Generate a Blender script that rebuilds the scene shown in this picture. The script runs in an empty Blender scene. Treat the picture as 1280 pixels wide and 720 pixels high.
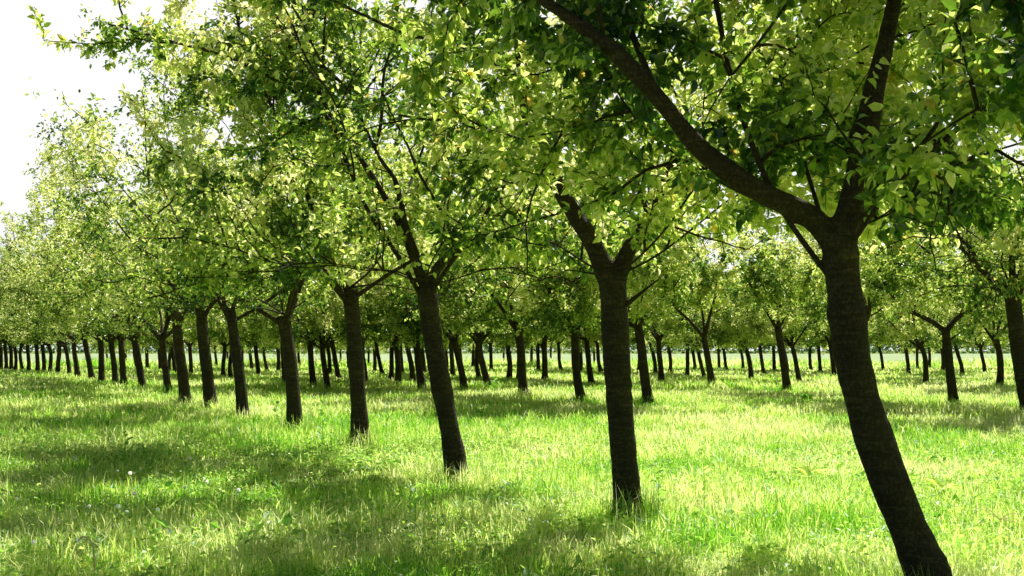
import bpy, math, random
import numpy as np
from mathutils import Vector, Matrix, kdtree, noise as mnoise

S = bpy.context.scene
COL = S.collection
R = math.radians
F = 1372.0            # focal length in pixels of a 1280 px wide picture
HC = 1.40             # camera height
PITCH = math.atan(78.0 / F)

# ------------------------------------------------------------------ helpers
def unit(v):
    v = np.asarray(v, float)
    return v / (np.linalg.norm(v, axis=-1, keepdims=True) + 1e-9)

def ray(px, py):
    fw = np.array([0, math.cos(PITCH), math.sin(PITCH)])
    up = np.array([0, -math.sin(PITCH), math.cos(PITCH)])
    return fw + np.array([1., 0, 0]) * (px - 640) / F + up * (360 - py) / F

def ground_at(px, py):
    """world point of the ground seen at photo pixel"""
    r = ray(px, py)
    t = (0.03 - HC) / r[2]
    return np.array([r[0] * t, r[1] * t, 0.0])

def depth_at(px, py, y):
    r = ray(px, py)
    t = y / r[1]
    return np.array([r[0] * t, y, HC + r[2] * t])

_ng = np.random.default_rng(5).random((256, 256))
def vnoise(x, y, sc):
    x = np.asarray(x, float) / sc + 1000.3; y = np.asarray(y, float) / sc + 1000.7
    i = np.floor(x).astype(int); j = np.floor(y).astype(int)
    fx = x - i; fy = y - j
    fx = fx * fx * (3 - 2 * fx); fy = fy * fy * (3 - 2 * fy)
    a = _ng[i % 256, j % 256]; b = _ng[(i + 1) % 256, j % 256]
    c = _ng[i % 256, (j + 1) % 256]; d = _ng[(i + 1) % 256, (j + 1) % 256]
    return (a * (1 - fx) + b * fx) * (1 - fy) + (c * (1 - fx) + d * fx) * fy

def hgt(x, y):
    x = np.asarray(x, float); y = np.asarray(y, float)
    fade = np.clip(1 - np.hypot(x, y) / 140.0, 0, 1)
    return ((vnoise(x, y, 5.0) - .5) * .10 + (vnoise(x, y, 1.3) - .5) * .035) * fade

def set_props(o, label=None, cat=None, group=None, kind=None):
    if label: o["label"] = label
    if cat: o["category"] = cat
    if group: o["group"] = group
    if kind: o["kind"] = kind
    return o

def mesh_from(name, v, faces, mat, tint=None, smooth=False):
    """faces: list of (k,4)/(k,3) int arrays"""
    me = bpy.data.meshes.new(name)
    v = np.asarray(v, np.float32)
    me.vertices.add(len(v)); me.vertices.foreach_set("co", v.ravel())
    loops = np.concatenate([np.asarray(f).ravel() for f in faces]).astype(np.int32)
    sizes = np.concatenate([np.full(len(f), np.asarray(f).shape[1]) for f in faces]).astype(np.int32)
    starts = np.concatenate([[0], np.cumsum(sizes)[:-1]]).astype(np.int32)
    me.loops.add(len(loops)); me.loops.foreach_set("vertex_index", loops)
    me.polygons.add(len(sizes)); me.polygons.foreach_set("loop_start", starts)
    me.polygons.foreach_set("use_smooth", np.full(len(sizes), smooth))
    me.update(calc_edges=True)
    if tint is not None:
        a = me.attributes.new("tint", "FLOAT", "POINT")
        a.data.foreach_set("value", np.asarray(tint, np.float32))
    me.materials.append(mat)
    return me

def link(name, data, parent=None, loc=None):
    o = bpy.data.objects.new(name, data)
    COL.objects.link(o)
    if parent: o.parent = parent
    if loc is not None: o.location = loc
    return o

# ------------------------------------------------------------------ materials
def new_mat(name):
    m = bpy.data.materials.new(name); m.use_nodes = True
    nt = m.node_tree; nt.nodes.clear()
    out = nt.nodes.new("ShaderNodeOutputMaterial")
    return m, nt, out

def ramp(nt, fac, stops):
    n = nt.nodes.new("ShaderNodeValToRGB")
    el = n.color_ramp.elements
    while len(el) > 1: el.remove(el[-1])
    el[0].position = stops[0][0]; el[0].color = (*stops[0][1], 1)
    for p, c in stops[1:]:
        e = el.new(p); e.color = (*c, 1)
    nt.links.new(fac, n.inputs[0])
    return n.outputs[0]

def leaf_mat(name, refl, trans, gloss=.07, rough=.38):
    m, nt, out = new_mat(name)
    at = nt.nodes.new("ShaderNodeAttribute"); at.attribute_name = "tint"
    d = nt.nodes.new("ShaderNodeBsdfDiffuse"); t = nt.nodes.new("ShaderNodeBsdfTranslucent")
    g = nt.nodes.new("ShaderNodeBsdfGlossy"); g.inputs["Roughness"].default_value = rough
    g.inputs["Color"].default_value = (.9, .95, .9, 1)
    nt.links.new(ramp(nt, at.outputs["Fac"], refl), d.inputs["Color"])
    nt.links.new(ramp(nt, at.outputs["Fac"], trans), t.inputs["Color"])
    a = nt.nodes.new("ShaderNodeAddShader")
    nt.links.new(d.outputs[0], a.inputs[0]); nt.links.new(t.outputs[0], a.inputs[1])
    b = nt.nodes.new("ShaderNodeMixShader"); b.inputs[0].default_value = gloss
    nt.links.new(a.outputs[0], b.inputs[1]); nt.links.new(g.outputs[0], b.inputs[2])
    nt.links.new(b.outputs[0], out.inputs[0])
    return m

M_leaf = leaf_mat("cherry_leaf",
    [(0, (.010, .030, .009)), (.32, (.03, .07, .016)), (.46, (.08, .125, .03)), (.85, (.12, .15, .05)), (1, (.22, .18, .04))],
    [(0, (.04, .12, .008)), (.28, (.24, .40, .03)), (.42, (.69, .81, .14)), (.7, (.90, .91, .38)), (.94, (.95, .93, .55)), (1, (.78, .56, .10))], gloss=.09, rough=.33)
M_grass = leaf_mat("grass_blade",
    [(0, (.018, .085, .009)), (.5, (.045, .15, .016)), (.8, (.06, .15, .022)), (.9, (.15, .20, .06)), (1, (.34, .33, .22))],
    [(0, (.16, .50, .015)), (.28, (.44, .72, .06)), (.45, (.82, .92, .24)), (.8, (.93, .97, .46)), (.9, (.84, .84, .46)), (1, (.7, .7, .6))],
    gloss=.05, rough=.40)
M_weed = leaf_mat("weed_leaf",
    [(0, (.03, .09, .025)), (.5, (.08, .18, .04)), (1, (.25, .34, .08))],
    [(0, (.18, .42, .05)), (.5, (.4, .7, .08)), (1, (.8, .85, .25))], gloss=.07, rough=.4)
M_wood = leaf_mat("distant_foliage",
    [(0, (.05, .10, .05)), (1, (.12, .18, .08))], [(0, (.1, .2, .07)), (1, (.25, .35, .12))], gloss=.0)
M_puff = leaf_mat("seed_fluff", [(0, (.75, .75, .7)), (1, (.8, .8, .75))], [(0, (.8, .8, .75)), (1, (.85, .85, .8))], gloss=.0)
M_straw = leaf_mat("dry_stem", [(0, (.5, .44, .3)), (1, (.62, .58, .42))], [(0, (.4, .35, .2)), (1, (.5, .45, .3))], gloss=.03)

def bark_mat():
    m, nt, out = new_mat("cherry_bark")
    N = nt.nodes.new; L = nt.links.new
    tc = N("ShaderNodeTexCoord")
    mp = N("ShaderNodeMapping"); mp.inputs["Scale"].default_value = (6, 6, 36); L(tc.outputs["Object"], mp.inputs[0])
    n1 = N("ShaderNodeTexNoise"); n1.inputs["Scale"].default_value = 1; n1.inputs["Detail"].default_value = 6; n1.inputs["Distortion"].default_value = 1.2; L(mp.outputs[0], n1.inputs["Vector"])
    mp2 = N("ShaderNodeMapping"); mp2.inputs["Scale"].default_value = (75, 75, 45); L(tc.outputs["Object"], mp2.inputs[0])
    n2 = N("ShaderNodeTexNoise"); n2.inputs["Scale"].default_value = 1; n2.inputs["Detail"].default_value = 5; L(mp2.outputs[0], n2.inputs["Vector"])
    n3 = N("ShaderNodeTexNoise"); n3.inputs["Scale"].default_value = 3.2; n3.inputs["Detail"].default_value = 3; L(tc.outputs["Object"], n3.inputs["Vector"])
    mx = N("ShaderNodeMath"); mx.operation = "MULTIPLY_ADD"; L(n2.outputs["Fac"], mx.inputs[0]); mx.inputs[1].default_value = 1.1
    L(n1.outputs["Fac"], mx.inputs[2])
    hm = N("ShaderNodeMath"); hm.operation = "MULTIPLY"; hm.inputs[1].default_value = .62; L(mx.outputs[0], hm.inputs[0])
    c1 = ramp(nt, hm.outputs[0], [(.44, (.032, .023, .015)), (.64, (.050, .037, .024)), (.86, (.11, .085, .056))])
    c2 = ramp(nt, n3.outputs["Fac"], [(.5, (1, 1, 1)), (.66, (1.25, 1.35, 1.0)), (.78, (1.8, 1.9, 1.5))])
    mm = N("ShaderNodeMix"); mm.data_type = "RGBA"; mm.blend_type = "MULTIPLY"; mm.inputs[0].default_value = 1
    L(c1, mm.inputs[6]); L(c2, mm.inputs[7])
    p = N("ShaderNodeBsdfPrincipled"); p.inputs["Roughness"].default_value = .85
    p.inputs["Specular IOR Level"].default_value = .25
    L(mm.outputs[2], p.inputs["Base Color"])
    b = N("ShaderNodeBump"); b.inputs["Strength"].default_value = .8; b.inputs["Distance"].default_value = .012
    L(mx.outputs[0], b.inputs["Height"]); L(b.outputs[0], p.inputs["Normal"])
    L(p.outputs[0], out.inputs[0])
    return m
M_bark = bark_mat()

def ground_mat():
    m, nt, out = new_mat("meadow_soil")
    N = nt.nodes.new; L = nt.links.new
    g = N("ShaderNodeNewGeometry")
    n1 = N("ShaderNodeTexNoise"); n1.inputs["Scale"].default_value = .55; n1.inputs["Detail"].default_value = 8; n1.inputs["Roughness"].default_value = .7
    L(g.outputs["Position"], n1.inputs["Vector"])
    n2 = N("ShaderNodeTexNoise"); n2.inputs["Scale"].default_value = 14; n2.inputs["Detail"].default_value = 5; L(g.outputs["Position"], n2.inputs["Vector"])
    ad = N("ShaderNodeMath"); ad.operation = "MULTIPLY_ADD"; L(n2.outputs["Fac"], ad.inputs[0]); ad.inputs[1].default_value = .6; L(n1.outputs["Fac"], ad.inputs[2])
    c = ramp(nt, ad.outputs[0], [(.5, (.06, .13, .02)), (.7, (.20, .32, .06)), (.85, (.36, .45, .12)), (1, (.48, .48, .22))])
    p = N("ShaderNodeBsdfDiffuse"); L(c, p.inputs[0])
    b = N("ShaderNodeBump"); b.inputs["Distance"].default_value = .05; L(n2.outputs["Fac"], b.inputs["Height"]); L(b.outputs[0], p.inputs["Normal"])
    L(p.outputs[0], out.inputs[0])
    return m

def field_mat():
    m, nt, out = new_mat("pale_crop")
    N = nt.nodes.new; L = nt.links.new
    g = N("ShaderNodeNewGeometry")
    n1 = N("ShaderNodeTexNoise"); n1.inputs["Scale"].default_value = .06; n1.inputs["Detail"].default_value = 8
    L(g.outputs["Position"], n1.inputs["Vector"])
    c = ramp(nt, n1.outputs["Fac"], [(.35, (.44, .60, .28)), (.65, (.60, .70, .42))])
    p = N("ShaderNodeBsdfDiffuse"); L(c, p.inputs[0]); L(p.outputs[0], out.inputs[0])
    return m

def plain(name, col, rough=.5, sss=0):
    m, nt, out = new_mat(name)
    p = nt.nodes.new("ShaderNodeBsdfPrincipled")
    p.inputs["Base Color"].default_value = (*col, 1); p.inputs["Roughness"].default_value = rough
    p.inputs["Specular IOR Level"].default_value = .5
    nt.links.new(p.outputs[0], out.inputs[0])
    return m
M_cherry = plain("unripe_cherry", (.50, .56, .17), .25)

# ------------------------------------------------------------------ geometry builders
def resample(pts, step):
    pts = np.asarray(pts, float)
    # Catmull-Rom then even spacing
    P = np.vstack([2 * pts[0] - pts[1], pts, 2 * pts[-1] - pts[-2]])
    out = []
    for i in range(1, len(P) - 2):
        t = np.linspace(0, 1, 9)[:-1, None]
        p0, p1, p2, p3 = P[i - 1], P[i], P[i + 1], P[i + 2]
        out.append(.5 * ((2 * p1) + (-p0 + p2) * t + (2 * p0 - 5 * p1 + 4 * p2 - p3) * t ** 2 + (-p0 + 3 * p1 - 3 * p2 + p3) * t ** 3))
    c = np.vstack(out + [pts[-1:]])
    d = np.concatenate([[0], np.cumsum(np.linalg.norm(np.diff(c, axis=0), axis=1))])
    n = max(2, int(round(d[-1] / step)) + 1)
    s = np.linspace(0, d[-1], n)
    return np.stack([np.interp(s, d, c[:, k]) for k in range(c.shape[1])], 1)

def tube(pts, rad, sides):
    """closed tube along pts with per-point radii"""
    pts = np.asarray(pts, float); n = len(pts)
    rad = np.broadcast_to(np.asarray(rad, float), (n,))
    T = unit(np.gradient(pts, axis=0))
    ref = np.array([1., 0, 0]) if abs(T[0][0]) < .8 else np.array([0, 1., 0])
    V = []; u = ref
    for i in range(n):
        u = u - T[i] * np.dot(u, T[i]); u = u / (np.linalg.norm(u) + 1e-9)
        w = np.cross(T[i], u)
        a = np.linspace(0, 2 * math.pi, sides, endpoint=False)
        V.append(pts[i] + rad[i] * (np.cos(a)[:, None] * u + np.sin(a)[:, None] * w))
    V = np.vstack(V + [pts[:1], pts[-1:]])
    i = np.arange(n - 1)[:, None] * sides; k = np.arange(sides)[None, :]; k2 = (k + 1) % sides
    q = np.stack([i + k, i + k2, i + sides + k2, i + sides + k], -1).reshape(-1, 4)
    c0, c1 = n * sides, n * sides + 1; k = np.arange(sides); k2 = (k + 1) % sides
    e = (n - 1) * sides
    tr = np.vstack([np.stack([k2, k, np.full(sides, c0)], 1), np.stack([e + k, e + k2, np.full(sides, c1)], 1)])
    return V, q, tr

def join(parts):
    Vs, Q, Tt, o = [], [], [], 0
    for v, q, t in parts:
        Vs.append(v); Q.append(q + o); Tt.append(t + o); o += len(v)
    return np.vstack(Vs), np.vstack(Q), np.vstack(Tt)

def leaves_arrays(pos, dr, nr, size, tint, lod, aspect=.5):
    """ovate leaves, folded along the midrib. lod 0: 8 vertices, lod 1: 4 vertices"""
    n = len(pos)
    dr = unit(dr); nr = nr - dr * np.sum(nr * dr, 1, keepdims=True); nr = unit(nr)
    sd = np.cross(dr, nr)
    if lod == 0:
        prof = [(0, 0, 0), (.30, -.46, .10), (.68, -.36, .07), (1, 0, -.10), (.68, .36, .07), (.30, .46, .10), (.32, 0, .0), (.68, 0, -.01)]
    else:
        prof = [(0, 0, 0), (.42, -.48, .10), (1, 0, -.06), (.42, .48, .10)]
    k = len(prof)
    crl = np.random.default_rng(n).uniform(.2, 3.2, n); fld = np.random.default_rng(n + 1).uniform(.2, 2.6, n)
    V = np.empty((n, k, 3))
    for j, (a, b, c) in enumerate(prof):
        V[:, j] = pos + size[:, None] * (a * dr + b * aspect * 2 * .5 * sd * 1.15 + (c * (crl if a == 1 else fld))[:, None] * nr)
    o = (np.arange(n) * k)[:, None]
    if lod == 0:
        q = np.concatenate([o + np.array([[6, 1, 2, 7]]), o + np.array([[6, 7, 4, 5]])])
        t = np.concatenate([o + np.array([x]) for x in ([0, 1, 6], [7, 2, 3], [0, 6, 5], [7, 3, 4])])
        faces = [q, t]
    else:
        faces = [np.concatenate([o + np.array([[0, 1, 2]]), o + np.array([[0, 2, 3]])])]
    return V.reshape(-1, 3), faces, np.repeat(tint, k)

class Tree:
    """skeleton of a cherry tree in coordinates relative to its base"""
    def __init__(s, seed):
        s.rng = np.random.default_rng(seed); s.thick = []; s.thin = []; s.shoots = []; s.free = []; s.mains = []; s.keep_thin = 10 ** 9
    def wander(s, p, d, length, n, wob, lift):
        pts = [np.array(p, float)]; d = unit(d)
        for i in range(n):
            d = unit(d + s.rng.normal(0, wob, 3) + np.array([0, 0, lift]))
            pts.append(pts[-1] + d * length / n)
        return np.array(pts)
    def trunk(s, pts, r0, r1, flare=.7):
        c = resample(pts, .09); t = np.linspace(0, 1, len(c))
        z = c[:, 2] - c[0, 2]
        rad = r0 + (r1 - r0) * t
        rad = rad * (1 + flare * np.exp(-np.maximum(z, 0) / .16))
        rad *= 1 + .03 * np.sin(t * 17 + s.rng.random() * 6) + .02 * np.sin(t * 41)
        s.thick.append((c, rad))
    def free_limb(s, pts, r0, r1):
        """a long branch reaching out of the crown"""
        a, b2 = len(s.thin), len(s.shoots); s.keep_thin = a
        s.limb(pts, r0, r1, 1, .35)
        s.free += s.shoots[b2:]; del s.shoots[b2:]
    def clip(s, env):
        cx, cy, zc, rr, hh, zmin = env
        out = []
        for i, (c, r) in enumerate(s.thick):
            if 0 < i and any(c is m for m in s.mains): out.append((c, r)); continue
            e = ((c[:, 0] - cx) ** 2 + (c[:, 1] - cy) ** 2) / rr ** 2 + (np.maximum(c[:, 2] - zc, 0) / hh) ** 2
            low = (c[:, 2] < zmin + .02) & (np.arange(len(c)) > 5) & (c[0, 2] > .5)
            bad = np.nonzero(((e > .86) & (c[:, 2] > 1.5)) | low)[0]
            n = bad[0] if len(bad) else len(c)
            if n >= 4 and (not out or min(np.linalg.norm(k - c[0], axis=1).min() for k, _ in out) < .3):
                if n < len(c): r = r[:n] * np.linspace(1, .06, n) ** .8; c = c[:n]
                out.append((c, r))
        s.thick = out
    def limb(s, pts, r0, r1, sub=3, start=.22):
        c = resample(pts, .10); n = len(c); t = np.linspace(0, 1, n)
        s.thick.append((c, (r0 + (r1 - r0) * t ** .8) * (1 + .05 * np.sin(t * 23 + s.rng.random() * 6))))
        s.branch_from(c, start, 1)
        s.shoots.append(c[int(n * .75):])
        T = unit(np.gradient(c, axis=0))
        for k in range(sub):
            i = int(n * (.3 + .6 * (k + s.rng.random() * .7) / max(sub, 1))); i = min(i, n - 2)
            pr = unit(np.cross(T[i], s.rng.normal(0, 1, 3)))
            d = T[i] * .6 + pr * .9 + np.array([0, 0, .25])
            L = 1.3 + 1.2 * s.rng.random()
            w = resample(s.wander(c[i], d, L, 6, .16, .03), .1)
            ri = min(.021, (r0 + (r1 - r0) * t[i]) * .5)
            s.thick.append((w, np.linspace(ri, .010, len(w))))
            s.branch_from(w, .15, .85)
            s.shoots.append(w[int(len(w) * .6):])
    def branch_from(s, c, start, k):
        L = len(c) * .1; T = unit(np.gradient(c, axis=0))
        for i in range(int(start * len(c)), len(c)):       # short leafy spurs that clothe the limb itself
            for _ in range(2):
                pr = unit(np.cross(T[i], s.rng.normal(0, 1, 3)))
                p = c[i] + pr * .03
                s.shoots.append(np.array([p, p + pr * .09 + T[i] * .03, p + pr * .17 + T[i] * .05]))
        x = start * L
        while x < L:
            i = min(int(x / .1), len(c) - 1)
            pr = unit(np.cross(T[i], s.rng.normal(0, 1, 3)))
            d = T[i] * .45 + pr * .9 + np.array([0, 0, .12])
            ln = (.55 + .85 * s.rng.random()) * k
            w = s.wander(c[i], d, ln, 6, .2, -.02 + .06 * s.rng.normal())
            s.thin.append((w, np.linspace(.011 * k, .0035, len(w))))
            s.shoots.append(w[1:])
            for j in range(1, 7):
                for _ in range(1 + (s.rng.random() < .5)):
                    pr = unit(np.cross(w[min(j, 6)] - w[j - 1], s.rng.normal(0, 1, 3)))
                    d2 = unit(w[j] - w[j - 1]) * .5 + pr * .85 + np.array([0, 0, .1])
                    q = s.wander(w[j], d2, .12 + .26 * s.rng.random(), 3, .2, 0)
                    s.thin.append((q, np.linspace(.0045, .002, len(q))))
                    s.shoots.append(q)
            x += .30 + .30 * s.rng.random()
    def random_limbs(s, fork, n, az0, length=4.2, r0=.075, avoid=()):
        for k in range(n):
            az = az0 + 2 * math.pi * (k + .35 * s.rng.normal()) / n
            el = R(s.rng.uniform(28, 66))
            d = np.array([math.cos(az) * math.cos(el), math.sin(az) * math.cos(el), math.sin(el)])
            L = length * s.rng.uniform(.8, 1.1)
            s.limb(s.wander(fork - np.array([0, 0, .22 * s.rng.random()]), d, L, 7, .13, .015), r0 * s.rng.uniform(.8, 1.1), .014)
        for k in range(4):      # low side branches that carry the drooping skirt of the crown
            az = az0 + .7 + 2 * math.pi * (k + .3 * s.rng.normal()) / 4
            el = R(s.rng.uniform(12, 30))
            d = np.array([math.cos(az) * math.cos(el), math.sin(az) * math.cos(el), math.sin(el)])
            s.limb(s.wander(fork + np.array([0, 0, .15]), d, length * s.rng.uniform(.6, .8), 9, .16, -.02), r0 * .34, .007, 2, .16)
    def leaves(s, per_m, size, lod, keep=None, env=None):
        rng = s.rng; P = []; D = []; seed0 = rng.random() * 40; per_m = per_m * 1.3
        for c in s.shoots:
            seg = np.diff(c, axis=0); L = np.linalg.norm(seg, axis=1)
            n = max(2, rng.poisson(L.sum() * per_m))
            i = rng.choice(len(seg), n, p=L / L.sum()); f = rng.random(n) ** .6
            P.append(c[i] + seg[i] * f[:, None]); D.append(unit(seg[i]))
        P = np.vstack(P); D = np.vstack(D); n = len(P)
        if s.free:
            FP, FD = [], []
            for c in s.free:
                seg = np.diff(c, axis=0); L = np.linalg.norm(seg, axis=1); m = max(2, rng.poisson(L.sum() * per_m * .8))
                i = rng.choice(len(seg), m, p=L / L.sum()); FP.append(c[i] + seg[i] * rng.random(m)[:, None]); FD.append(unit(seg[i]))
            FP = np.vstack(FP); FD = np.vstack(FD)
        if env is not None:
            cx, cy, zc, rr, hh, zmin = env
            e = np.sqrt(((P[:, 0] - cx) ** 2 + (P[:, 1] - cy) ** 2) / rr ** 2 + ((P[:, 2] - zc) / hh) ** 2)
            ok = (e < 1 + .07 * rng.normal(0, 1, n)) & (P[:, 2] > zmin + .35 * vnoise(P[:, 0], P[:, 1], .7))
        else: ok = np.ones(n, bool)
        g = .6 * vnoise(P[:, 0] + P[:, 2] * .8 + seed0, P[:, 1] - P[:, 2] * .9, 1.15) + .4 * vnoise(P[:, 1] * .8 + seed0, P[:, 2] + P[:, 0] * .5, .75)
        ok &= rng.random(n) < np.clip((g - .30) / .10, .06, 1)
        if keep is not None: ok &= keep(P)
        P = P[ok]; D = D[ok]
        if s.free: P = np.vstack([P, FP]); D = np.vstack([D, FD])
        n = len(P)
        dr = D * .45 + rng.normal(0, .75, (n, 3)) + np.array([0, 0, -.28])
        nr = np.array([.1, .15, 1.]) + rng.normal(0, .7, (n, 3))
        sz = size * rng.uniform(.65, 1.2, n)
        tint = np.clip(rng.beta(2.2, 2.6, n) * .85 + (vnoise(P[:, 0] + P[:, 2], P[:, 1] - P[:, 2], .8) - .5) * .85, 0, .93)  # clump noise puts the crown's bright and dark light contrast into leaf colour
        tint = np.where(rng.random(n) < .012, 1.0, tint)
        return leaves_arrays(P + unit(dr) * .015, dr, nr, sz, tint, lod)
    def prune(s, ok):
        s.thin = [(c, r) for c, r in s.thin if ok(c)]
        s.shoots = [c for c in s.shoots if ok(c)]

def attached(thin, thick):
    """only the twigs that still grow from wood that was kept"""
    def tree_of(cs):
        n = sum(len(c) for c in cs); kd = kdtree.KDTree(max(n, 1)); i = 0
        for c in cs:
            for p in c: kd.insert(p, i); i += 1
        kd.balance(); return kd
    kd = tree_of([c for c, r in thick])
    sec = [(c, r) for c, r in thin if len(c) == 7 and kd.find(c[0])[2] < .10]
    if not sec: return []
    kd2 = tree_of([c for c, r in sec])
    return sec + [(c, r) for c, r in thin if len(c) != 7 and kd2.find(c[0])[2] < .01]

def wood_mesh(t, name, lod, remesh=False, env=None):
    parts = []
    if lod == 0 and remesh:
        v, q, tr = join([tube(c, np.maximum(r - .013, .011), 14) for c, r in t.thick])
        me = mesh_from("tmp", v, [q, tr], M_bark)
        ob = bpy.data.objects.new("tmp", me); COL.objects.link(ob)
        md = ob.modifiers.new("r", "REMESH"); md.mode = "VOXEL"; md.voxel_size = .016
        sm = ob.modifiers.new("s", "SMOOTH"); sm.factor = .5; sm.iterations = 7
        dg = bpy.context.evaluated_depsgraph_get(); dg.update()
        ev = ob.evaluated_get(dg).to_mesh()
        vv = np.empty(len(ev.vertices) * 3, np.float32); ev.vertices.foreach_get("co", vv); vv = vv.reshape(-1, 3).astype(float)
        nn = np.empty(len(ev.vertices) * 3, np.float32); ev.vertices.foreach_get("normal", nn); nn = nn.reshape(-1, 3)
        disp = np.array([mnoise.noise(Vector((p[0] * 9, p[1] * 9, p[2] * 12))) * .5 + mnoise.noise(Vector((p[0] * 3.3 + 7, p[1] * 3.3, p[2] * 3.3))) for p in vv])
        tc0 = t.thick[0][0]
        ang = np.arctan2(vv[:, 1] - tc0[1][1], vv[:, 0] - tc0[1][0])
        lobe = np.maximum(np.sin(ang * 3 + t.rng.random() * 6) + .6 * np.sin(ang * 5 + 1), -.3) * np.exp(-np.maximum(vv[:, 2], 0) / .13) * .035
        for _ in range(7):          # old pruning knots
            k0 = vv[t.rng.choice(np.nonzero(vv[:, 2] < tc0[-1][2] + .3)[0])]
            r_ = np.linalg.norm(vv - k0, axis=1); w_ = t.rng.uniform(.03, .05)
            lobe += .016 * np.exp(-(r_ / w_) ** 2) - .02 * np.exp(-(r_ / (w_ * .4)) ** 2)
        vv = vv + nn * (disp * .008 + lobe)[:, None]
        ln = np.array([len(p.vertices) for p in ev.polygons])
        li = np.empty(len(ev.loops), np.int32); ev.loops.foreach_get("vertex_index", li)
        assert (ln == 4).all()
        q = li.reshape(-1, 4)
        ob.evaluated_get(dg).to_mesh_clear()
        bpy.data.objects.remove(ob); bpy.data.meshes.remove(me)
        parts.append((vv, q, np.zeros((0, 3), int)))
        parts += [tube(c, r, 6) for c, r in t.thick if r.min() < .016]
    else:
        sd = (10, 8, 6)[lod]
        for c, r in t.thick:
            st = (1, 2, 3)[lod]
            idx = np.unique(np.concatenate([np.arange(0, len(c), st), [len(c) - 1]]))
            parts.append(tube(c[idx], r[idx], sd if r[0] > .05 else max(4, sd - 3)))
    if env is not None:
        cx, cy, zc, rr, hh, zmin = env
        def inside(c):
            p = c[-1]
            return ((p[0] - cx) ** 2 + (p[1] - cy) ** 2) / rr ** 2 + ((p[2] - zc) / hh) ** 2 < 1.2 and p[2] > zmin - .1
        thin = [(c, r) for i, (c, r) in enumerate(t.thin) if i >= t.keep_thin or inside(c)]
    else: thin = t.thin
    thin = attached(thin, t.thick)
    for c, r in thin:
        if lod == 0: parts.append(tube(c, r, 4 if r[0] > .008 else 3))
        elif lod == 1 and r[0] > .008: parts.append(tube(c[::2] if len(c) > 4 else c, r[::2] if len(c) > 4 else r, 3))
    v, q, tr = join(parts)
    return mesh_from(name, v, [q, tr], M_bark, smooth=True)

# ------------------------------------------------------------------ the setting
def build_ground():
    xs = np.concatenate([[-2500, -1200, -600, -300, -160, -110], np.linspace(-80, 60, 150), [90, 130, 200, 400, 900, 2500]])
    ys = np.concatenate([[-1500, -400, -100, -40, -12], np.linspace(-4, 40, 120), np.linspace(41, 110, 40), [140, 200, 300, 500, 1000, 3000]])
    X, Y = np.meshgrid(xs, ys, indexing="ij")
    V = np.stack([X, Y, hgt(X, Y)], -1).reshape(-1, 3)
    ny = len(ys)
    i, j = np.meshgrid(np.arange(len(xs) - 1), np.arange(ny - 1), indexing="ij")
    a = (i * ny + j).ravel()
    f = np.stack([a, a + ny, a + ny + 1, a + 1], 1)
    set_props(link("ground", mesh_from("ground", V, [f], ground_mat(), smooth=True)), "grassy orchard ground under the trees", None, None, "structure")
    # pale crop field beyond the orchard
    V = []; nx = 40
    xs = np.linspace(-420, 420, nx)
    for x in xs:
        V += [(x, 101 + 3 * math.sin(x * .05), .16), (x, 380, .3)]
    a = np.arange(nx - 1) * 2
    f = np.stack([a, a + 2, a + 3, a + 1], 1)
    set_props(link("field", mesh_from("field", V, [f], field_mat())), "pale green crop field beyond the orchard", None, None, "structure")
build_ground()

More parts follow.
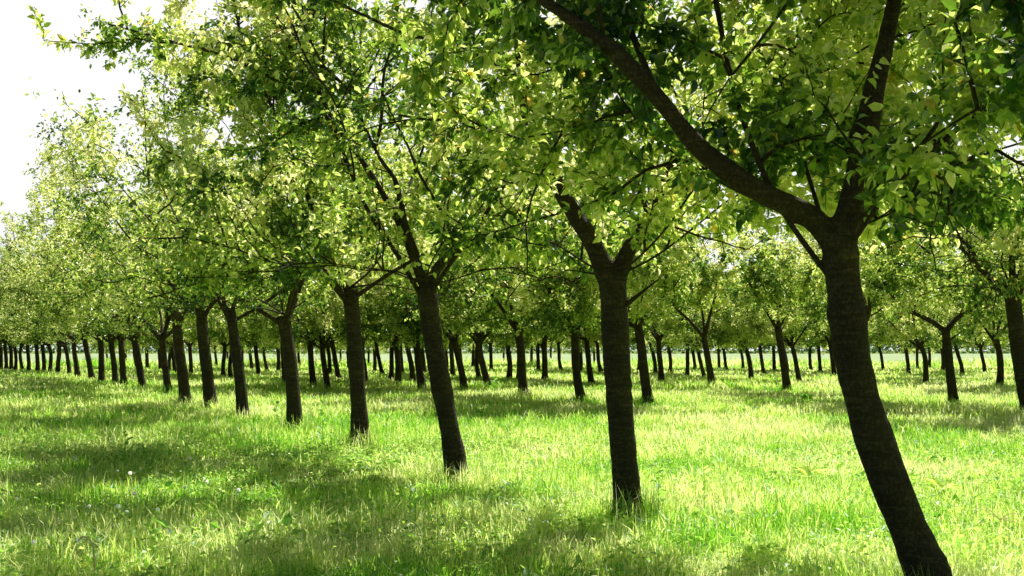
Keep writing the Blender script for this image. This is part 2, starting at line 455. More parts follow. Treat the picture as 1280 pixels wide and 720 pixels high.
def build_grass():
    rng = np.random.default_rng(77)
    bands = [  # d0, d1, blades per m2, width, height, side margin
        (2.6, 7.5, 1500, .0066, .150),
        (7.5, 13, 900, .0082, .160),
        (13, 22, 420, .011, .165),
        (22, 38, 150, .020, .17),
        (38, 62, 48, .038, .18),
        (62, 105, 17, .07, .19)]
    P = []; W = []; H = []
    for d0, d1, den, w, h in bands:
        m = 1.2
        area = (d1 - d0) * ((d0 + d1) * .53 + 2 * m)
        n = int(area * den)
        d = np.sqrt(rng.random(n) * (d1 ** 2 - d0 ** 2) + d0 ** 2)
        x = (rng.random(n) * 2 - 1) * (.53 * d + m)
        cl = vnoise(x, d, .28) * .6 + vnoise(x, d, .09 + d * .004) * .55
        ok = rng.random(n) < .25 + cl * .95
        x, d, cl = x[ok], d[ok], cl[ok]; n = len(x)
        P.append(np.stack([x, d], 1)); W.append(w * rng.uniform(.6, 1.4, n)); H.append(h * rng.uniform(.4, 1.3, n) * (.35 + .75 * vnoise(x, d, 1.7) + .75 * vnoise(x, d, .33) ** 1.5))
    P = np.vstack(P); W = np.concatenate(W); H = np.concatenate(H)
    # tussocks standing above the rest
    nt_ = 2600
    td = np.sqrt(rng.random(nt_) * (26 ** 2 - 4 ** 2) + 16); tx = (rng.random(nt_) * 2 - 1) * (.53 * td + 1.2)
    ok = vnoise(tx, td, 1.9) > .42; tx, td = tx[ok], td[ok]
    m = 26; th = rng.uniform(.14, .30, len(tx))
    rr_ = np.abs(rng.normal(0, .07, (len(tx), m))); aa = rng.random((len(tx), m)) * 6.283
    P = np.vstack([P, np.stack([(tx[:, None] + rr_ * np.cos(aa)).ravel(), (td[:, None] + rr_ * np.sin(aa)).ravel()], 1)])
    W = np.concatenate([W, (np.repeat(td, m) * .0005 + .004) * rng.uniform(.7, 1.4, len(tx) * m)])
    H = np.concatenate([H, np.repeat(th, m) * rng.uniform(.6, 1.15, len(tx) * m)])
    # ranker growth along the orchard's far edge
    m = 26000; td = rng.uniform(90, 104, m); tx = (rng.random(m) * 2 - 1) * (.55 * td)
    P = np.vstack([P, np.stack([tx, td], 1)]); W = np.concatenate([W, rng.uniform(.05, .11, m)])
    H = np.concatenate([H, rng.uniform(.2, 1.0, m) * (.25 + vnoise(tx, td, 4.))])
    # taller tufts round the trunks of the nearer trees
    for (bx, by) in TUFTS:
        n = int(min(900, 7500 / max(by, 4)))
        a = rng.random(n) * 2 * math.pi; r = .12 + np.abs(rng.normal(0, .26, n))
        p = np.stack([bx + r * np.cos(a), by + r * np.sin(a)], 1)
        P = np.vstack([P, p]); W = np.concatenate([W, np.full(n, .0058 * max(1, by / 12))]); H = np.concatenate([H, rng.uniform(.14, .40, n)])
    n = len(P); x, y = P[:, 0], P[:, 1]
    dist = np.hypot(x, y)
    lush = vnoise(x, y, 2.4) * .6 + vnoise(x, y, .7) * .4
    tint = np.clip(.44 + (lush - .5) * 1.0 + (vnoise(x, y, .22) - .5) * .45 + rng.normal(0, .15, n), 0, .82)
    dry = rng.random(n) < (.006 + .05 * np.clip(vnoise(x + 40, y, 1.6) * 1.6 - .75, 0, 1))
    tint = np.where(dry, rng.uniform(.85, 1, n), tint)
    H = np.where(dry, H * 1.1, H); W = np.where(dry, W * .8, W)
    az = rng.random(n) * 2 * math.pi; lean = np.abs(rng.normal(.55, .38, n)) * np.where(dry, 1.5, 1)
    dirv = np.stack([np.cos(az), np.sin(az), np.zeros(n)], 1)
    fa = az + math.pi / 2 + rng.normal(0, .5, n)
    sd = np.stack([np.cos(fa), np.sin(fa), np.zeros(n)], 1)
    B = np.stack([x, y, hgt(x, y) - .01], 1)
    up = np.array([0, 0, 1.])
    mid = B + up * (H * .55)[:, None] + dirv * (H * lean * .35)[:, None]
    tip = B + up * (H * (1 - .28 * np.clip(lean, 0, 1)))[:, None] + dirv * (H * lean * 1.05)[:, None]
    V = np.stack([B - sd * W[:, None] / 2, B + sd * W[:, None] / 2, mid + sd * W[:, None] * .42, mid - sd * W[:, None] * .42, tip], 1).reshape(-1, 3)
    o = (np.arange(n) * 5)[:, None]
    me = mesh_from("grass", V, [o + np.array([[0, 1, 2, 3]]), o + np.array([[3, 2, 4]])], M_grass, np.repeat(tint, 5))
    set_props(link("grass", me), "long uneven meadow grass under the orchard trees", "grass", None, "stuff")
    # low clover and small leaved herbs
    n = 60000
    d = np.sqrt(rng.random(n) * (17 ** 2 - 2.6 ** 2) + 2.6 ** 2); x = (rng.random(n) * 2 - 1) * (.53 * d + 1.2)
    ok = vnoise(x + 9, d, .55) > .42; x, d = x[ok], d[ok]; n = len(x)
    P = np.stack([x, d, hgt(x, d) + rng.uniform(.02, .13, n)], 1)
    nr = np.array([0, 0, 1.]) + rng.normal(0, .45, (n, 3))
    v, f, t = leaves_arrays(P, rng.normal(0, 1, (n, 3)) * np.array([1, 1, .35]), nr, rng.uniform(.018, .05, n), np.clip(rng.normal(.6, .22, n), 0, 1), 1, aspect=.75)
    n2 = 5200            # bigger leaves: dock, plantain, dandelion rosettes, in patches
    d = np.sqrt(rng.random(n2) * (15 ** 2 - 3 ** 2) + 9); x = (rng.random(n2) * 2 - 1) * (.53 * d + 1.2)
    ok = vnoise(x - 5, d, .8) > .55; x, d = x[ok], d[ok]; n2 = len(x)
    P2 = np.stack([x, d, hgt(x, d) + rng.uniform(.0, .10, n2)], 1)
    v2, f2, t2 = leaves_arrays(P2, rng.normal(0, 1, (n2, 3)) * np.array([1, 1, 0]) + np.array([0, 0, .55]), np.array([0, 0, 1.]) + rng.normal(0, .3, (n2, 3)), rng.uniform(.05, .13, n2), np.clip(rng.normal(.5, .25, n2), 0, 1), 1, aspect=.45)
    f = f + [q + len(v) for q in f2]; v = np.vstack([v, v2]); t = np.concatenate([t, t2])
    set_props(link("ground_herbs", mesh_from("ground_herbs", v, f, M_weed, t)), "low clover and small leafy herbs mixed into the near grass", "herbs", None, "stuff")

# ------------------------------------------------------------------ trees
def keep_clear(base):
    """no leaf nearer to the viewpoint than a person would stand from the twigs"""
    b = np.array([base[0], base[1], 0])
    def k(P):
        q = P + b - np.array([0, 0, HC])
        return np.linalg.norm(q, axis=1) > 3.2
    return k

TUFTS = []
def near_tree(seed, base_px, trunk_px, r0, r1, limbs, extra, label, per_m=26, size=.078, lod=0, remesh=True, env=None, az0=0., group=None, rad=3.5, lim=.55, free=(), zmin=2.0, lstart=.22, lsub=3, zc=4.7, hh=3.0, length=4.2):
    """trunk_px: further points of the trunk axis (pixel x, pixel y, depth offset); limbs: (points, r0, r1)"""
    b = ground_at(*base_px); Y = b[1]
    b[2] = float(hgt(b[0], b[1])) - .05
    TUFTS.append((b[0], b[1]))
    t = Tree(seed)
    rel = lambda p: depth_at(p[0], p[1], Y + (p[2] if len(p) > 2 else 0)) - b
    pts = [np.zeros(3)] + [rel(p) for p in trunk_px]
    t.trunk(pts, r0, r1)
    fork = pts[-1]
    for lp, a, c in limbs:
        k0 = len(t.thick); t.limb([rel(p) for p in lp], a, c, sub=lsub, start=lstart); t.mains.append(t.thick[k0][0])
    t.random_limbs(fork - np.array([0, 0, .12]), extra, az0, length, r0=r1 * lim)
    env = env or (fork[0] * .6, fork[1] * .6, zc, rad, hh, zmin)
    t.clip(env)
    for lp, a, c in free:
        t.free_limb([rel(p) for p in lp], a, c)
    if Y < 10:
        assert not t.free; kc = keep_clear(b); t.prune(lambda c: bool(kc(c).all()))
    root = link("cherry_tree", None, None, b)
    set_props(root, label, "tree", group)
    link("trunk", wood_mesh(t, "trunk", lod, remesh, env), root)
    v, f, ti = t.leaves(per_m, size, lod, keep_clear(b) if Y < 10 else None, env)
    link("crown", mesh_from("crown", v, f, M_leaf, ti), root)
    print("tree", label[:30], "Y=%.1f" % Y, "leaves", len(v) // (8 if lod == 0 else 4))
    return root, t, b, Y

G1 = "cherry trees of the nearest row"
T1 = near_tree(11, (1182, 768), [(1160, 722), (1134, 655), (1106, 585), (1082, 515), (1066, 450), (1058, 380), (1048, 300)], .118, .107,
    [([(1047, 310), (1012, 270), (945, 237, -.1), (876, 187, -.2), (822, 122, -.3), (765, 62, -.35), (690, 8, -.3), (600, -45, -.1), (480, -110, .2)], .088, .03),
     ([(1050, 310), (1062, 262), (1076, 200, .05), (1090, 125, .1), (1108, 50, .15), (1122, -20, .2), (1150, -150, .3), (1170, -280, .5)], .095, .03)],
    3, "thick dark curving trunk in the right foreground, splitting into two heavy limbs", per_m=78, az0=.4, group=G1, lim=.16, rad=3.4, lsub=1, lstart=.5, zc=3.9, hh=2.4)
T2 = near_tree(12, (786, 652), [(781, 590), (775, 510), (770, 430), (766, 352)], .118, .125,
    [([(764, 360), (742, 306), (718, 268, .1), (682, 206, .2), (658, 140, .25), (651, 75, .3), (640, -10, .5), (620, -90, .6)], .10, .045),
     ([(767, 360), (786, 312), (806, 285, .1), (830, 235, .3), (850, 170, .6), (858, 90, .9)], .10, .03)],
    1, "upright dark trunk in front centre with a clear Y shaped fork", per_m=66, az0=1.0, group=G1, lim=.24, zmin=2.12, lstart=.42, zc=4.1, hh=2.5)
T3 = near_tree(13, (573, 600), [(566, 560), (553, 490), (541, 425), (533, 360)], .125, .118,
    [([(533, 368), (516, 310), (505, 275, -.1), (494, 225, -.1), (474, 196, -.2), (440, 120, -.3), (420, 40, -.3)], .07, .02),
     ([(533, 368), (547, 335), (568, 312, .1), (600, 260, .3), (625, 190, .5)], .085, .025)],
    2, "dark leaning trunk, the first one left of the central forked tree", per_m=65, az0=1.7, group=G1, rad=3.3, zmin=2.22, lim=.25, zc=4.5, hh=2.9, length=4.6,
    free=[([(533, 368), (490, 262), (412, 150, -.2), (310, 82, -.4), (215, 52, -.6), (135, 30, -.7)], .045, .008)])
T4 = near_tree(14, (450, 558), [(449, 520), (445, 450), (438, 362)], .135, .12,
    [([(438, 372), (420, 335), (395, 300), (350, 291, -.2), (300, 293, -.4), (262, 284, -.5)], .05, .012)],
    4, "thick straight dark trunk between two leaning trunks, left of centre", per_m=60, size=.082, az0=.3, group=G1, rad=3.3, zc=5.2, hh=4.1, length=5.5, lim=.4)
T5 = near_tree(15, (368, 540), [(367, 500), (362, 445), (354, 395)], .125, .108, [], 5,
    "straight black trunk with tall weeds at its foot, left of the thick straight one", per_m=26, size=.090, lod=1, remesh=False, az0=.9, group=G1, zc=5.4, hh=4.3, rad=3.7, length=6, lim=.42)
T6 = near_tree(16, (304, 522), [(301, 485), (294, 430), (288, 388)], .125, .10, [], 5,
    "slim brown trunk with a sunlit right edge, leaning slightly left", per_m=26, size=.092, lod=1, remesh=False, az0=.1, group=G1, zc=5.4, hh=4.3, rad=3.7, length=6, lim=.42)
T7 = near_tree(17, (264, 510), [(259, 465), (254, 425), (252, 388)], .15, .13, [], 5,
    "stout dark trunk just left of the slim brown sunlit one", per_m=26, size=.092, lod=1, remesh=False, az0=.6, group=G1, zc=5.4, hh=4.3, rad=3.7, length=6, lim=.42)
T8 = near_tree(18, (232, 503), [(228, 465), (223, 430), (220, 390)], .15, .13, [], 5,
    "stout dark upright trunk, left of the stout one beside the slim sunlit trunk", per_m=26, size=.092, lod=1, remesh=False, az0=1.3, group=G1, zc=5.4, hh=4.3, rad=3.7, length=6, lim=.42)

# ---- variants shared by the trees farther back
def variant(seed, lod, per_m, size, height=2.05, r=.13, env=None, n=5, length=4.7):
    t = Tree(seed); rng = t.rng
    bend = rng.normal(0, .05, 2)
    t.trunk([(0, 0, -.05), (bend[0], bend[1], height * .33), (bend[0] * .4, bend[1] * 1.4, height * .66), (0, 0, height)], r, r * .85)
    t.random_limbs(np.array([0, 0, height - .1]), n, rng.random() * 6, length=length, r0=r * .5)
    env = env or (0, 0, 4.6, 3.5, 2.9, 2.05)
    t.clip(env)
    tm = wood_mesh(t, "trunk", lod, False, env)
    v, f, ti = t.leaves(per_m, size, 1, None, env)
    print("variant", lod, len(v) // 4)
    return tm, mesh_from("crown", v, f, M_leaf, ti)
MID = [variant(100 + k, 1, 38, .11, env=(0, 0, 4.7, 3.8, 3.4, 1.75 + .09 * k)) for k in range(6)]
FAR = [variant(200 + k, 2, 20, .15, env=(0, 0, 4.4, 3.5, 3.1, 1.55 + .15 * k)) for k in range(4)]

TALL = [variant(400 + k, 1, 30, .11, env=(0, 0, 5.9, 4.0, 4.9, 1.9 + .12 * k), n=6, length=6.6) for k in range(3)]
LOW = [variant(500 + k, 2, 22, .15, env=(0, 0, 4.3, 3.5, 3.3, .95 + .2 * k)) for k in range(3)]
prng = random.Random(3)
def far_tree(bx, by, tx, ty, label, group, scale=1.0, kind=None, thick=1.0):
    b = ground_at(bx, by)
    b[2] = float(hgt(b[0], b[1])) - .03
    d = b[1]
    if d < 45: TUFTS.append((b[0], b[1]))
    pool = kind or (MID if d < 52 else FAR)
    tm, cm = pool[prng.randrange(len(pool))]
    root = link("cherry_tree", None, None, b)
    lean = math.atan2(tx - bx, by - ty)
    lean = max(-.2, min(.2, lean))
    rot = Matrix.Rotation(lean, 3, "Y") @ Matrix.Rotation(prng.random() * 6.28, 3, "Z")
    root.rotation_euler = rot.to_euler()
    s = scale * prng.uniform(.93, 1.07)
    root.scale = (s, s, s)
    set_props(root, label, "tree", group)
    link("trunk", tm, root); link("crown", cm, root)
    return root

# rest of the nearest row, going away to the left
for a in [
    (210, 492, 199, 395, "dark trunk leaning slightly left, fifth of the row left of the slim brown one", 1.0),
    (179, 487, 159, 402, "strongly left-leaning thin trunk at left, the most slanted of the row", 1.0),
    (155, 482, 150, 416, "thin straight greenish trunk just left of the most slanted one", .95),
    (144, 479, 137, 420, "slightly leaning dark trunk beside the thin greenish one", 1.0),
    (127, 477, 124, 428, "short upright black trunk at far left, thicker than those beside it", 1.0),
    (115, 474, 103, 415, "leaning brown trunk with a sunlit foot, left of the short upright black one", 1.0),
    (97, 471, 91, 415, "slim reddish brown trunk with sunlit side at far left of the row", 1.0),
    (87, 468, 76, 420, "slim slanted trunk left of the reddish brown one, far left of the row", 1.0),
    (72, 466, 72, 420, "small upright trunk with a limb reaching left, far left of the row", 1.0)]:
    far_tree(*a[:4], a[4], G1, a[5], TALL)
for bx, by in [(62, 465), (55, 464.5), (47, 464), (36, 463.6), (29, 463.2), (19, 463), (14, 462.6), (8, 462.3), (1, 462), (-8, 461.7), (-18, 461.5), (-30, 461.2), (-45, 461)]:
    far_tree(bx, by, bx - 3, by - 40, "tiny crowded tree at the far left end of the nearest row", "crowded trees at the far left end of the row", 1.0, TALL)

G2 = "cherry trees of the rows behind"
MIDTREES = [
    (324, 469, 318, 420, "small thin trunk right of the slim brown sunlit trunk, in the rows behind"),
    (390, 467, 381, 410, "small dark trunk just right of the straight black trunk with weeds, in the rows behind"),
    (424, 473, 412, 415, "small left-leaning trunk just left of the thick straight dark trunk"),
    (457, 477, 451, 405, "very thin trunk hugging the right side of the thick straight dark trunk"),
    (478, 467, 470, 430, "short thin leaning trunk right of the thick straight dark trunk, far behind"),
    (497, 481, 494, 405, "dark upright small trunk midway between the two nearest trunks left of centre"),
    (503, 467, 500, 425, "thin trunk close behind the dark upright one left of centre"),
    (529, 487, 519, 410, "small slim leaning trunk partly beside the left edge of the leaning front trunk"),
    (581, 487, 562, 395, "slanted small trunk with a lit foot right of the leaning front trunk"),
    (566, 470, 563, 420, "thin trunk behind the slanted small one right of the leaning front trunk"),
    (599, 472, 597, 422, "thin upright trunk right of the slanted small trunk"),
    (614, 463, 613, 425, "short dark trunk beyond the thin upright one, left of the middle of the picture"),
    (636, 473, 634, 418, "slender reddish trunk just left of the middle dark trunk"),
    (655, 496, 645, 393, "middle sized dark trunk in the second row, left of the central gap"),
    (673, 463, 672, 420, "short thin trunk immediately right of the second row's middle dark trunk"),
    (681, 475, 681, 415, "slim upright trunk between the two bigger second row trunks left of the forked tree"),
    (702, 463, 697, 420, "short leaning trunk right of the slim upright one, far behind"),
    (728, 502, 718, 395, "thickest second row trunk, standing left of the forked tree"),
    (752, 465, 746, 420, "thin trunk half hidden by the left side of the forked tree"),
    (811, 504, 796, 388, "thick second row trunk standing close to the right of the forked tree"),
    (827, 477, 823, 405, "small upright dark trunk right of the second row trunk beside the forked tree"),
    (837, 466, 835, 420, "thin trunk just behind the small upright dark one right of the forked tree"),
    (869, 462, 864, 425, "thin short trunk left of the slim open branched tree, near the pale field"),
    (881, 472, 866, 425, "thin strongly leaning trunk crossing behind the slim open branched tree"),
    (899, 461, 898, 430, "tiny upright trunk right of the slim open branched tree, at the field edge"),
    (908, 463, 903, 428, "tiny leaning trunk at the field edge, the right hand one of a close pair"),
    (929, 461, 925, 430, "tiny thin trunk at the field edge left of the short leaning trunk"),
    (939, 475, 929, 425, "short black leaning trunk midway between the slim open branched tree and the darker bushy one"),
    (968, 463, 967, 430, "tiny upright trunk behind the dark bushy tree left of the foreground trunk"),
    (999, 476, 988, 418, "slim leaning trunk just right of the dark bushy tree"),
    (1014, 463, 1013, 425, "tiny straight trunk alone in front of the field, left of the foreground trunk"),
    (1104, 463, 1098, 425, "thin short trunk immediately right of the foreground trunk, at the field edge"),
    (1136, 467, 1130, 410, "thin upright trunk, second to the right of the foreground trunk"),
    (1157, 478, 1148, 410, "slim trunk leaning left, third to the right of the foreground trunk"),
    (1178, 464, 1177, 430, "tiny trunk hidden behind the wide V shaped tree on the right"),
    (1203, 469, 1190, 415, "thin leaning trunk just right of the wide V shaped tree"),
    (1231, 466, 1226, 428, "short thin trunk near the right edge, left of the last upright one"),
    (1249, 485, 1245, 420, "upright slim dark trunk near the right edge of the picture")]
for a in MIDTREES:
    far_tree(*a, G2, scale=.92 if a[0] > 840 else 1.0)
# right edge tree and the tree hidden behind the foreground trunk
near_tree(37, (1291, 517), [(1279, 470), (1271, 415), (1265, 365)], .2, .17,
    [([(1265, 375), (1240, 340), (1200, 295, -.2), (1160, 235, -.4), (1140, 180, -.5)], .08, .02),
     ([(1265, 375), (1278, 330), (1300, 270), (1320, 200)], .09, .02)],
    4, "thick dark trunk cut by the right edge of the picture", rad=4.0, per_m=50, size=.092, lod=1, remesh=False, az0=.2, group=G2)
near_tree(32, (1078, 500), [(1078, 470), (1079, 430), (1080, 400)], .14, .12,
    [([(1080, 405), (1092, 368), (1108, 340, .1), (1135, 290, .2), (1150, 220, .3)], .075, .02),
     ([(1080, 405), (1094, 375, .2), (1120, 350, .4), (1150, 320, .6)], .06, .02)],
    3, "tree hidden behind the foreground trunk, only its two dark limbs showing at right", rad=3.9, per_m=48, size=.092, lod=1, remesh=False, az0=2.2, group=G2)

near_tree(33, (891, 484), [(886, 455), (880, 420)], .135, .11,
    [([(880, 422), (862, 401), (845, 385), (836, 362)], .08, .03), ([(880, 422), (887, 396), (894, 368), (896, 330)], .08, .03), ([(880, 422), (879, 398), (872, 365)], .06, .03)],
    1, "slim open branched tree right of the forked tree, with limbs spread wide", per_m=44, size=.12, lod=1, remesh=False, az0=1., group=G2, lim=.4, rad=3.6, zc=5.2, hh=3.4, length=4.8, zmin=2.9, lstart=.5)
near_tree(34, (985, 490), [(979, 450), (972, 409)], .135, .115,
    [([(972, 411), (960, 391), (948, 374), (932, 345)], .09, .03), ([(972, 411), (975, 380), (972, 335)], .10, .03), ([(972, 411), (983, 390), (993, 366)], .08, .03)],
    1, "dark bushy tree left of the foreground trunk, with several upright limbs", per_m=44, size=.12, lod=1, remesh=False, az0=2., group=G2, lim=.4, rad=3.6, zc=5.2, hh=3.4, length=4.8, zmin=2.8, lstart=.5)
near_tree(35, (1193, 507), [(1187, 460), (1182, 412)], .125, .11,
    [([(1182, 415), (1165, 402), (1140, 390), (1120, 376), (1100, 345)], .075, .025), ([(1182, 415), (1196, 398), (1214, 387), (1240, 366)], .08, .025)],
    1, "dark trunk with two limbs spread in a wide V on the right", per_m=44, size=.105, lod=1, remesh=False, az0=1.5, group=G2, lim=.4, rad=3.6, zc=5.2, hh=3.4, length=4.8, zmin=2.6, lstart=.5)

# trees of the deep rows, packed between the ones above
def deep_rows():
    taken = [(m[0], m[1]) for m in MIDTREES] + [(891, 484), (985, 490), (1193, 507)]
    rr = random.Random(9)
    n = 0
    for row in range(1, 12):
        for k in range(70):
            d = 38 + k * 3.2 + rr.uniform(-.6, .6) + row * 1.1
            if d > 128: break
            x = 5 + 6.3 * row * 1.1 - .47 * d + rr.uniform(-.4, .4)
            px = 640 + x / d * F; py = 438 + F * HC / d
            if px < 20 or px > 1400: continue
            if px > 770 and d > 93: continue
            if px > 770 and (d < 52 or rr.random() < .35): continue
            if px <= 770 and rr.random() < .08: continue
            if any(abs(px - a) < 7 and abs(py - c) < 16 for a, c in taken): continue
            taken.append((px, py)); n += 1
            if px < 440:
                lab, g = "thin distant trunk packed among many between the big trunks on the left", "distant trunks on the left"
            elif px < 760:
                lab, g = "thin distant trunk packed among many behind the centre of the orchard", "distant trunks behind the centre"
            else:
                lab, g = "small sparse tree at the orchard's far edge on the right", "far edge trees on the right"
            far_tree(px, py, px - rr.uniform(-2, 8), py - 45, lab, g, rr.uniform(.85, 1.05), LOW if d > 68 else None)
    print("deep", n)
deep_rows()

# distant hedge of trees beyond the field
def distant_wood():
    rng = np.random.default_rng(4)
    n = 26000
    x = rng.uniform(-260, 260, n); prof = 4.5 + 4.5 * vnoise(x, x * 0, 14) + 2.5 * vnoise(x, x * 0 + 5, 5)
    z = rng.random(n) ** .8 * prof
    y = 385 + rng.normal(0, 4, n) * np.sqrt(np.clip(1 - (z / prof) ** 2, .05, 1))
    P = np.stack([x, y, z], 1)
    v, f, t = leaves_arrays(P, rng.normal(0, 1, (n, 3)), rng.normal(0, 1, (n, 3)) + np.array([0, 0, .7]), rng.uniform(.7, 1.5, n), rng.random(n), 1, aspect=.8)
    set_props(link("distant_wood", mesh_from("distant_wood", v, f, M_wood, t)), "low dark green line of trees beyond the pale field", "wood", None, "stuff")
distant_wood()

build_grass()

# ------------------------------------------------------------------ unripe cherries on the foreground tree
def ico(r, n=10, m=6):
    V = []; 
    for i in range(1, m):
        th = math.pi * i / m
        for k in range(n):
            a = 2 * math.pi * k / n
            V.append((r * math.sin(th) * math.cos(a), r * math.sin(th) * math.sin(a), r * math.cos(th) * .96))
    V += [(0, 0, r * .9), (0, 0, -r)]
    q = []; t = []
    for i in range(m - 2):
        for k in range(n):
            q.append((i * n + k, (i + 1) * n + k, (i + 1) * n + (k + 1) % n, i * n + (k + 1) % n))
    for k in range(n):
        t.append((len(V) - 2, k, (k + 1) % n)); t.append((len(V) - 1, (m - 2) * n + (k + 1) % n, (m - 2) * n + k))
    return np.array(V), np.array(q), np.array(t)
v, q, t = ico(.0105)
cherry_me = mesh_from("cherry", v, [q, t], M_cherry, smooth=True)
v, q, t = tube([(0, 0, .009), (.002, 0, .02), (.001, .002, .045)], [.0011, .0009, .0012], 5)
stem_me = mesh_from("stem", v, [q, t], M_weed, np.full(len(v), .7), smooth=True)
def cherries():
    root, b = T1[0], T1[2]
    rr = random.Random(8); n = 0
    for (px, py, Y, k) in [(1090, 22, 4.3, 4), (975, 32, 4.5, 5), (1030, 88, 4.6, 6), (1062, 66, 4.3, 3), (1160, 85, 4.2, 6), (1215, 60, 4.2, 6), (1240, 25, 4.3, 6), (1195, 100, 4.4, 5), (940, 45, 4.7, 4), (1250, 95, 4.3, 4), (1010, 50, 4.5, 4), (1140, 20, 4.4, 4), (1270, 60, 4.4, 4)]:
        c = depth_at(px, py, Y)
        for j in range(k):
            p = c + np.array([rr.gauss(0, .03), rr.gauss(0, .03), rr.gauss(0, .025)]) - b
            o = link("cherry", cherry_me, root, p)
            o.rotation_euler = (rr.gauss(0, .25), rr.gauss(0, .25), rr.random() * 6)
            st = link("stem", stem_me, o)
cherries()

# ------------------------------------------------------------------ small plants in the grass
rp = np.random.default_rng(21)
def weed_meshes(n, h, size, tint, upright, lodded=0):
    """stem and a rosette/spray of broad leaves"""
    st = []; P = []; D = []
    for k in range(n):
        a = rp.random() * 6.28
        if upright:
            z = h * (k + 1) / n; p = np.array([.012 * math.cos(k), .012 * math.sin(k * 1.3), z])
            d = np.array([math.cos(a), math.sin(a), .5 + .3 * rp.random()])
        else:
            p = np.array([0, 0, .01]); d = np.array([math.cos(a), math.sin(a), .45 + .9 * rp.random()])
        P.append(p); D.append(d)
    P = np.array(P); D = np.array(D)
    nr = np.array([0, 0, 1.]) + D * -.3 + rp.normal(0, .2, (n, 3))
    v, f, t = leaves_arrays(P, D, nr, size * rp.uniform(.7, 1.2, n), np.clip(tint + rp.normal(0, .12, n), 0, 1), 0, aspect=.42)
    lm = mesh_from("foliage", v, f, M_weed, t)
    sv, sq, stt = tube([(0, 0, -.02), (.006, 0, h * .5), (.01, .008, h)], [.005, .004, .002], 5)
    sm = mesh_from("stem", sv, [sq, stt], M_weed, np.full(len(sv), tint), smooth=True)
    return lm, sm
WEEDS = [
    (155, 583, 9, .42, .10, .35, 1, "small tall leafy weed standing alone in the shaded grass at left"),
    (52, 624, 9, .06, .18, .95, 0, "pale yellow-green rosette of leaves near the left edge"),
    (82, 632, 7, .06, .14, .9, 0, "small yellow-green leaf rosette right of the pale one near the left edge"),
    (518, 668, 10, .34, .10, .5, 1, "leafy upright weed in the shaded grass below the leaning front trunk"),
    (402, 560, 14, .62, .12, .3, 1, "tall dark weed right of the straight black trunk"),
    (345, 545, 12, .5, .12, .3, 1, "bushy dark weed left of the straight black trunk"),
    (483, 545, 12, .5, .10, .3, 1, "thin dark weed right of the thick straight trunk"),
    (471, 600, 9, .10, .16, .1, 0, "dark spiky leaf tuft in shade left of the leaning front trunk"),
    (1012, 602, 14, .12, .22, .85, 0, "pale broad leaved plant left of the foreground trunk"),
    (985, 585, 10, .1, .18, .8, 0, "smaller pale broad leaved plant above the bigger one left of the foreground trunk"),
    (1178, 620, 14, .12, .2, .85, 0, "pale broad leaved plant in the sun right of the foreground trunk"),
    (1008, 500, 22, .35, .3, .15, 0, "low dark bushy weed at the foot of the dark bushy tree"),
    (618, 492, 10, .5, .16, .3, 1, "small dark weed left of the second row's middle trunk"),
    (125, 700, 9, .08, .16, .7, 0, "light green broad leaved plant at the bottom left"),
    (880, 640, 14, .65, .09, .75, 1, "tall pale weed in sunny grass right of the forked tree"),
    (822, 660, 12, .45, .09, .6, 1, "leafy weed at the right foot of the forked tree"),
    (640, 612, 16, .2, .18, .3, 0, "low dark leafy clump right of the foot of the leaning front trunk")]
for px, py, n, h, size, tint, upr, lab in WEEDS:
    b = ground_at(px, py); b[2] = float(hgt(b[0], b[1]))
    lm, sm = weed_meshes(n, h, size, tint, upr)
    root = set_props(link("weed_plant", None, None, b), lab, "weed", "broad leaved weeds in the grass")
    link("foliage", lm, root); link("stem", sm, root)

# dandelion clocks
def puff_mesh(r, n=150):
    d = unit(rp.normal(0, 1, (n, 3)))
    sd = unit(np.cross(d, rp.normal(0, 1, (n, 3))))
    V = np.stack([d * r * .1, d * r + sd * r * .16, d * r - sd * r * .16], 1).reshape(-1, 3)
    o = (np.arange(n) * 3)[:, None]
    return mesh_from("seed_head", V, [o + np.array([[0, 1, 2]])], M_puff, np.full(len(V), .5))
puff = puff_mesh(.021)
sv, sq, stt = tube([(0, 0, -.02), (.01, .004, .12), (.004, .01, .25)], [.003, .0025, .002], 5)
dstem = mesh_from("stem", sv, [sq, stt], M_weed, np.full(len(sv), .8), smooth=True)
for px, py in [(145, 600), (162, 614), (257, 619), (172, 646), (156, 668), (194, 666), (227, 628), (47, 715), (20, 640), (110, 655), (300, 640), (240, 588), (210, 700)]:
    b = ground_at(px, py); b[2] = float(hgt(b[0], b[1]))
    root = set_props(link("dandelion", None, None, b), "white dandelion seed head on a thin stem in the grass at lower left", "dandelion", "dandelion seed heads at lower left")
    root.rotation_euler = (rp.normal(0, .12), rp.normal(0, .12), rp.random() * 6)
    s = rp.uniform(.55, .9); root.scale = (s, s, s)
    link("stem", dstem, root); h = link("seed_head", puff, root, (.004, .01, .262))
# one drooping stem at bottom left
b = ground_at(118, 742); b[2] = float(hgt(b[0], b[1]))
Yd = b[1]
root = set_props(link("dandelion", None, None, b), "single dandelion stem bent over like a hook at the bottom left corner", "dandelion")
pp = np.array([depth_at(118, 745, Yd), depth_at(118, 705, Yd), depth_at(116, 684, Yd), depth_at(111, 674, Yd), depth_at(104, 671, Yd), depth_at(98, 675, Yd)]) - b
pp = resample(pp, .012)
v, q, t = tube(pp, np.linspace(.0055, .0045, len(pp)), 6)
link("stem", mesh_from("stem", v, [q, t], M_straw, np.full(len(v), .6), smooth=True), root)
hd = link("seed_head", puff_mesh(.016, 60), root, pp[-1])
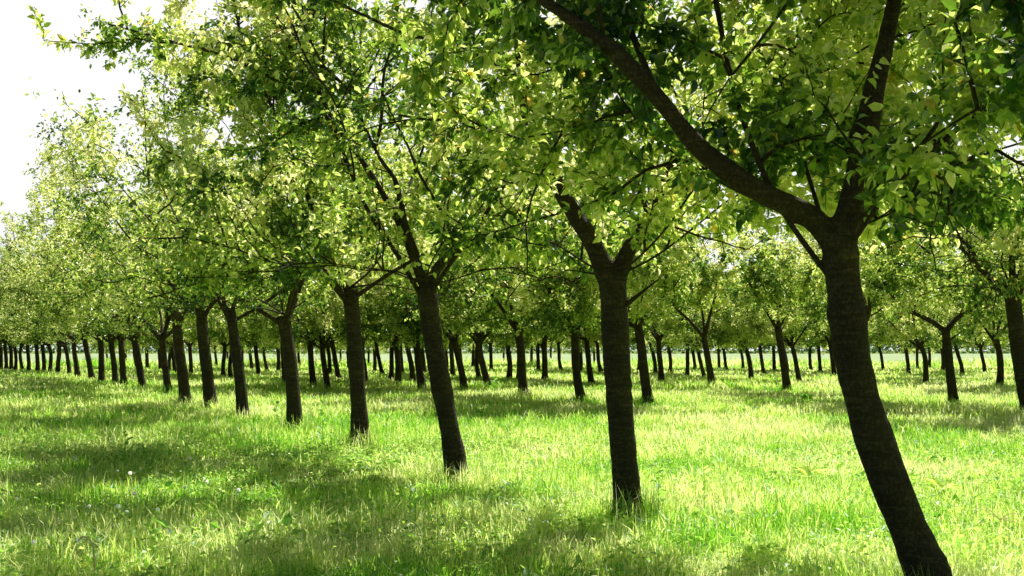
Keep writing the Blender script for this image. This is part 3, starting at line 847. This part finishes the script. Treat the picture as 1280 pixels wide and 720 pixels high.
# fallen leaf standing in the grass
b = ground_at(357, 672); b[2] = float(hgt(b[0], b[1])) + .10
v, f, t = leaves_arrays(np.zeros((1, 3)), np.array([[.25, .1, 1.]]), np.array([[.2, -1, .2]]), np.array([.10]), np.array([0.]), 0, aspect=.7)
set_props(link("fallen_leaf", mesh_from("fallen_leaf", v, f, M_weed, t), None, b), "single dark fallen leaf caught upright in the grass at lower left", "leaf")
# pale dry twigs at right
b = ground_at(1250, 668); b[2] = float(hgt(b[0], b[1])) + .13
parts = []
for k, (dx, dy, dz) in enumerate([(.22, .02, -.07), (-.14, .1, .12), (.1, -.12, .06), (.2, .1, -.03), (-.2, 0, .09)]):
    parts.append(tube([(0, 0, 0), (dx * .5, dy * .5, dz * .5 + .02), (dx, dy, dz)], [.005, .004, .002], 5))
v, q, t = join(parts)
set_props(link("dry_twig", mesh_from("dry_twig", v, [q, t], M_straw, np.full(len(v), .9), smooth=True), None, b), "pale dry branching twig lying in the grass near the right edge", "twig")

# ------------------------------------------------------------------ light, sky, camera
SUN_EL, SUN_AZ = R(49), R(30)      # azimuth: to the right of straight ahead (+Y towards +X)
W = bpy.data.worlds.new("World"); S.world = W; W.use_nodes = True
nt = W.node_tree; nt.nodes.clear()
out = nt.nodes.new("ShaderNodeOutputWorld"); bg = nt.nodes.new("ShaderNodeBackground")
sky = nt.nodes.new("ShaderNodeTexSky"); sky.sky_type = "NISHITA"; sky.sun_disc = False
sky.sun_elevation = SUN_EL; sky.sun_rotation = SUN_AZ; sky.dust_density = 1; sky.air_density = .5
# haze added in the view direction, narrow for less fill; plain blue sky elsewhere
N = nt.nodes.new; L = nt.links.new
tc = N("ShaderNodeTexCoord")
dt = N("ShaderNodeVectorMath"); dt.operation = "DOT_PRODUCT"; L(tc.outputs["Generated"], dt.inputs[0])
dt.inputs[1].default_value = Vector((0, .98, .18)).normalized()
nz = N("ShaderNodeTexNoise"); nz.inputs["Scale"].default_value = 3; nz.inputs["Detail"].default_value = 5
L(tc.outputs["Generated"], nz.inputs["Vector"])
ma = N("ShaderNodeMath"); ma.operation = "MULTIPLY_ADD"; L(nz.outputs["Fac"], ma.inputs[0]); ma.inputs[1].default_value = .14; L(dt.outputs["Value"], ma.inputs[2])
fac = ramp(nt, ma.outputs[0], [(.89, (0, 0, 0)), (.965, (1, 1, 1))])
mx = N("ShaderNodeMix"); mx.data_type = "RGBA"
L(fac, mx.inputs[0]); L(sky.outputs[0], mx.inputs[6]); mx.inputs[7].default_value = (19, 19, 19, 1)
L(mx.outputs[2], bg.inputs[0]); bg.inputs[1].default_value = .055
L(bg.outputs[0], out.inputs[0])

sl = bpy.data.lights.new("sun", "SUN"); sl.energy = 5.0; sl.angle = R(.53); sl.color = (1, .97, .88)
so = link("sun", sl)
dv = Vector((math.sin(SUN_AZ) * math.cos(SUN_EL), math.cos(SUN_AZ) * math.cos(SUN_EL), math.sin(SUN_EL)))
so.rotation_euler = dv.to_track_quat("Z", "Y").to_euler(); so.location = dv * 60

cam = bpy.data.cameras.new("camera"); cam.sensor_width = 36; cam.lens = 36 * F / 1280
cam.clip_end = 6000; cam.clip_start = .05
co = link("camera", cam, None, (0, 0, HC)); co.rotation_euler = (math.pi / 2 + PITCH, 0, 0)
S.camera = co
S.view_settings.view_transform = "Standard"; S.view_settings.look = "None"; S.view_settings.exposure = 0
S.render.engine = "CYCLES"
c = S.cycles
c.max_bounces = 4; c.diffuse_bounces = 2; c.glossy_bounces = 2; c.transmission_bounces = 4; c.transparent_max_bounces = 4
c.use_adaptive_sampling = True; c.adaptive_threshold = .03; c.sample_clamp_indirect = 6; c.caustics_reflective = False; c.caustics_refractive = False
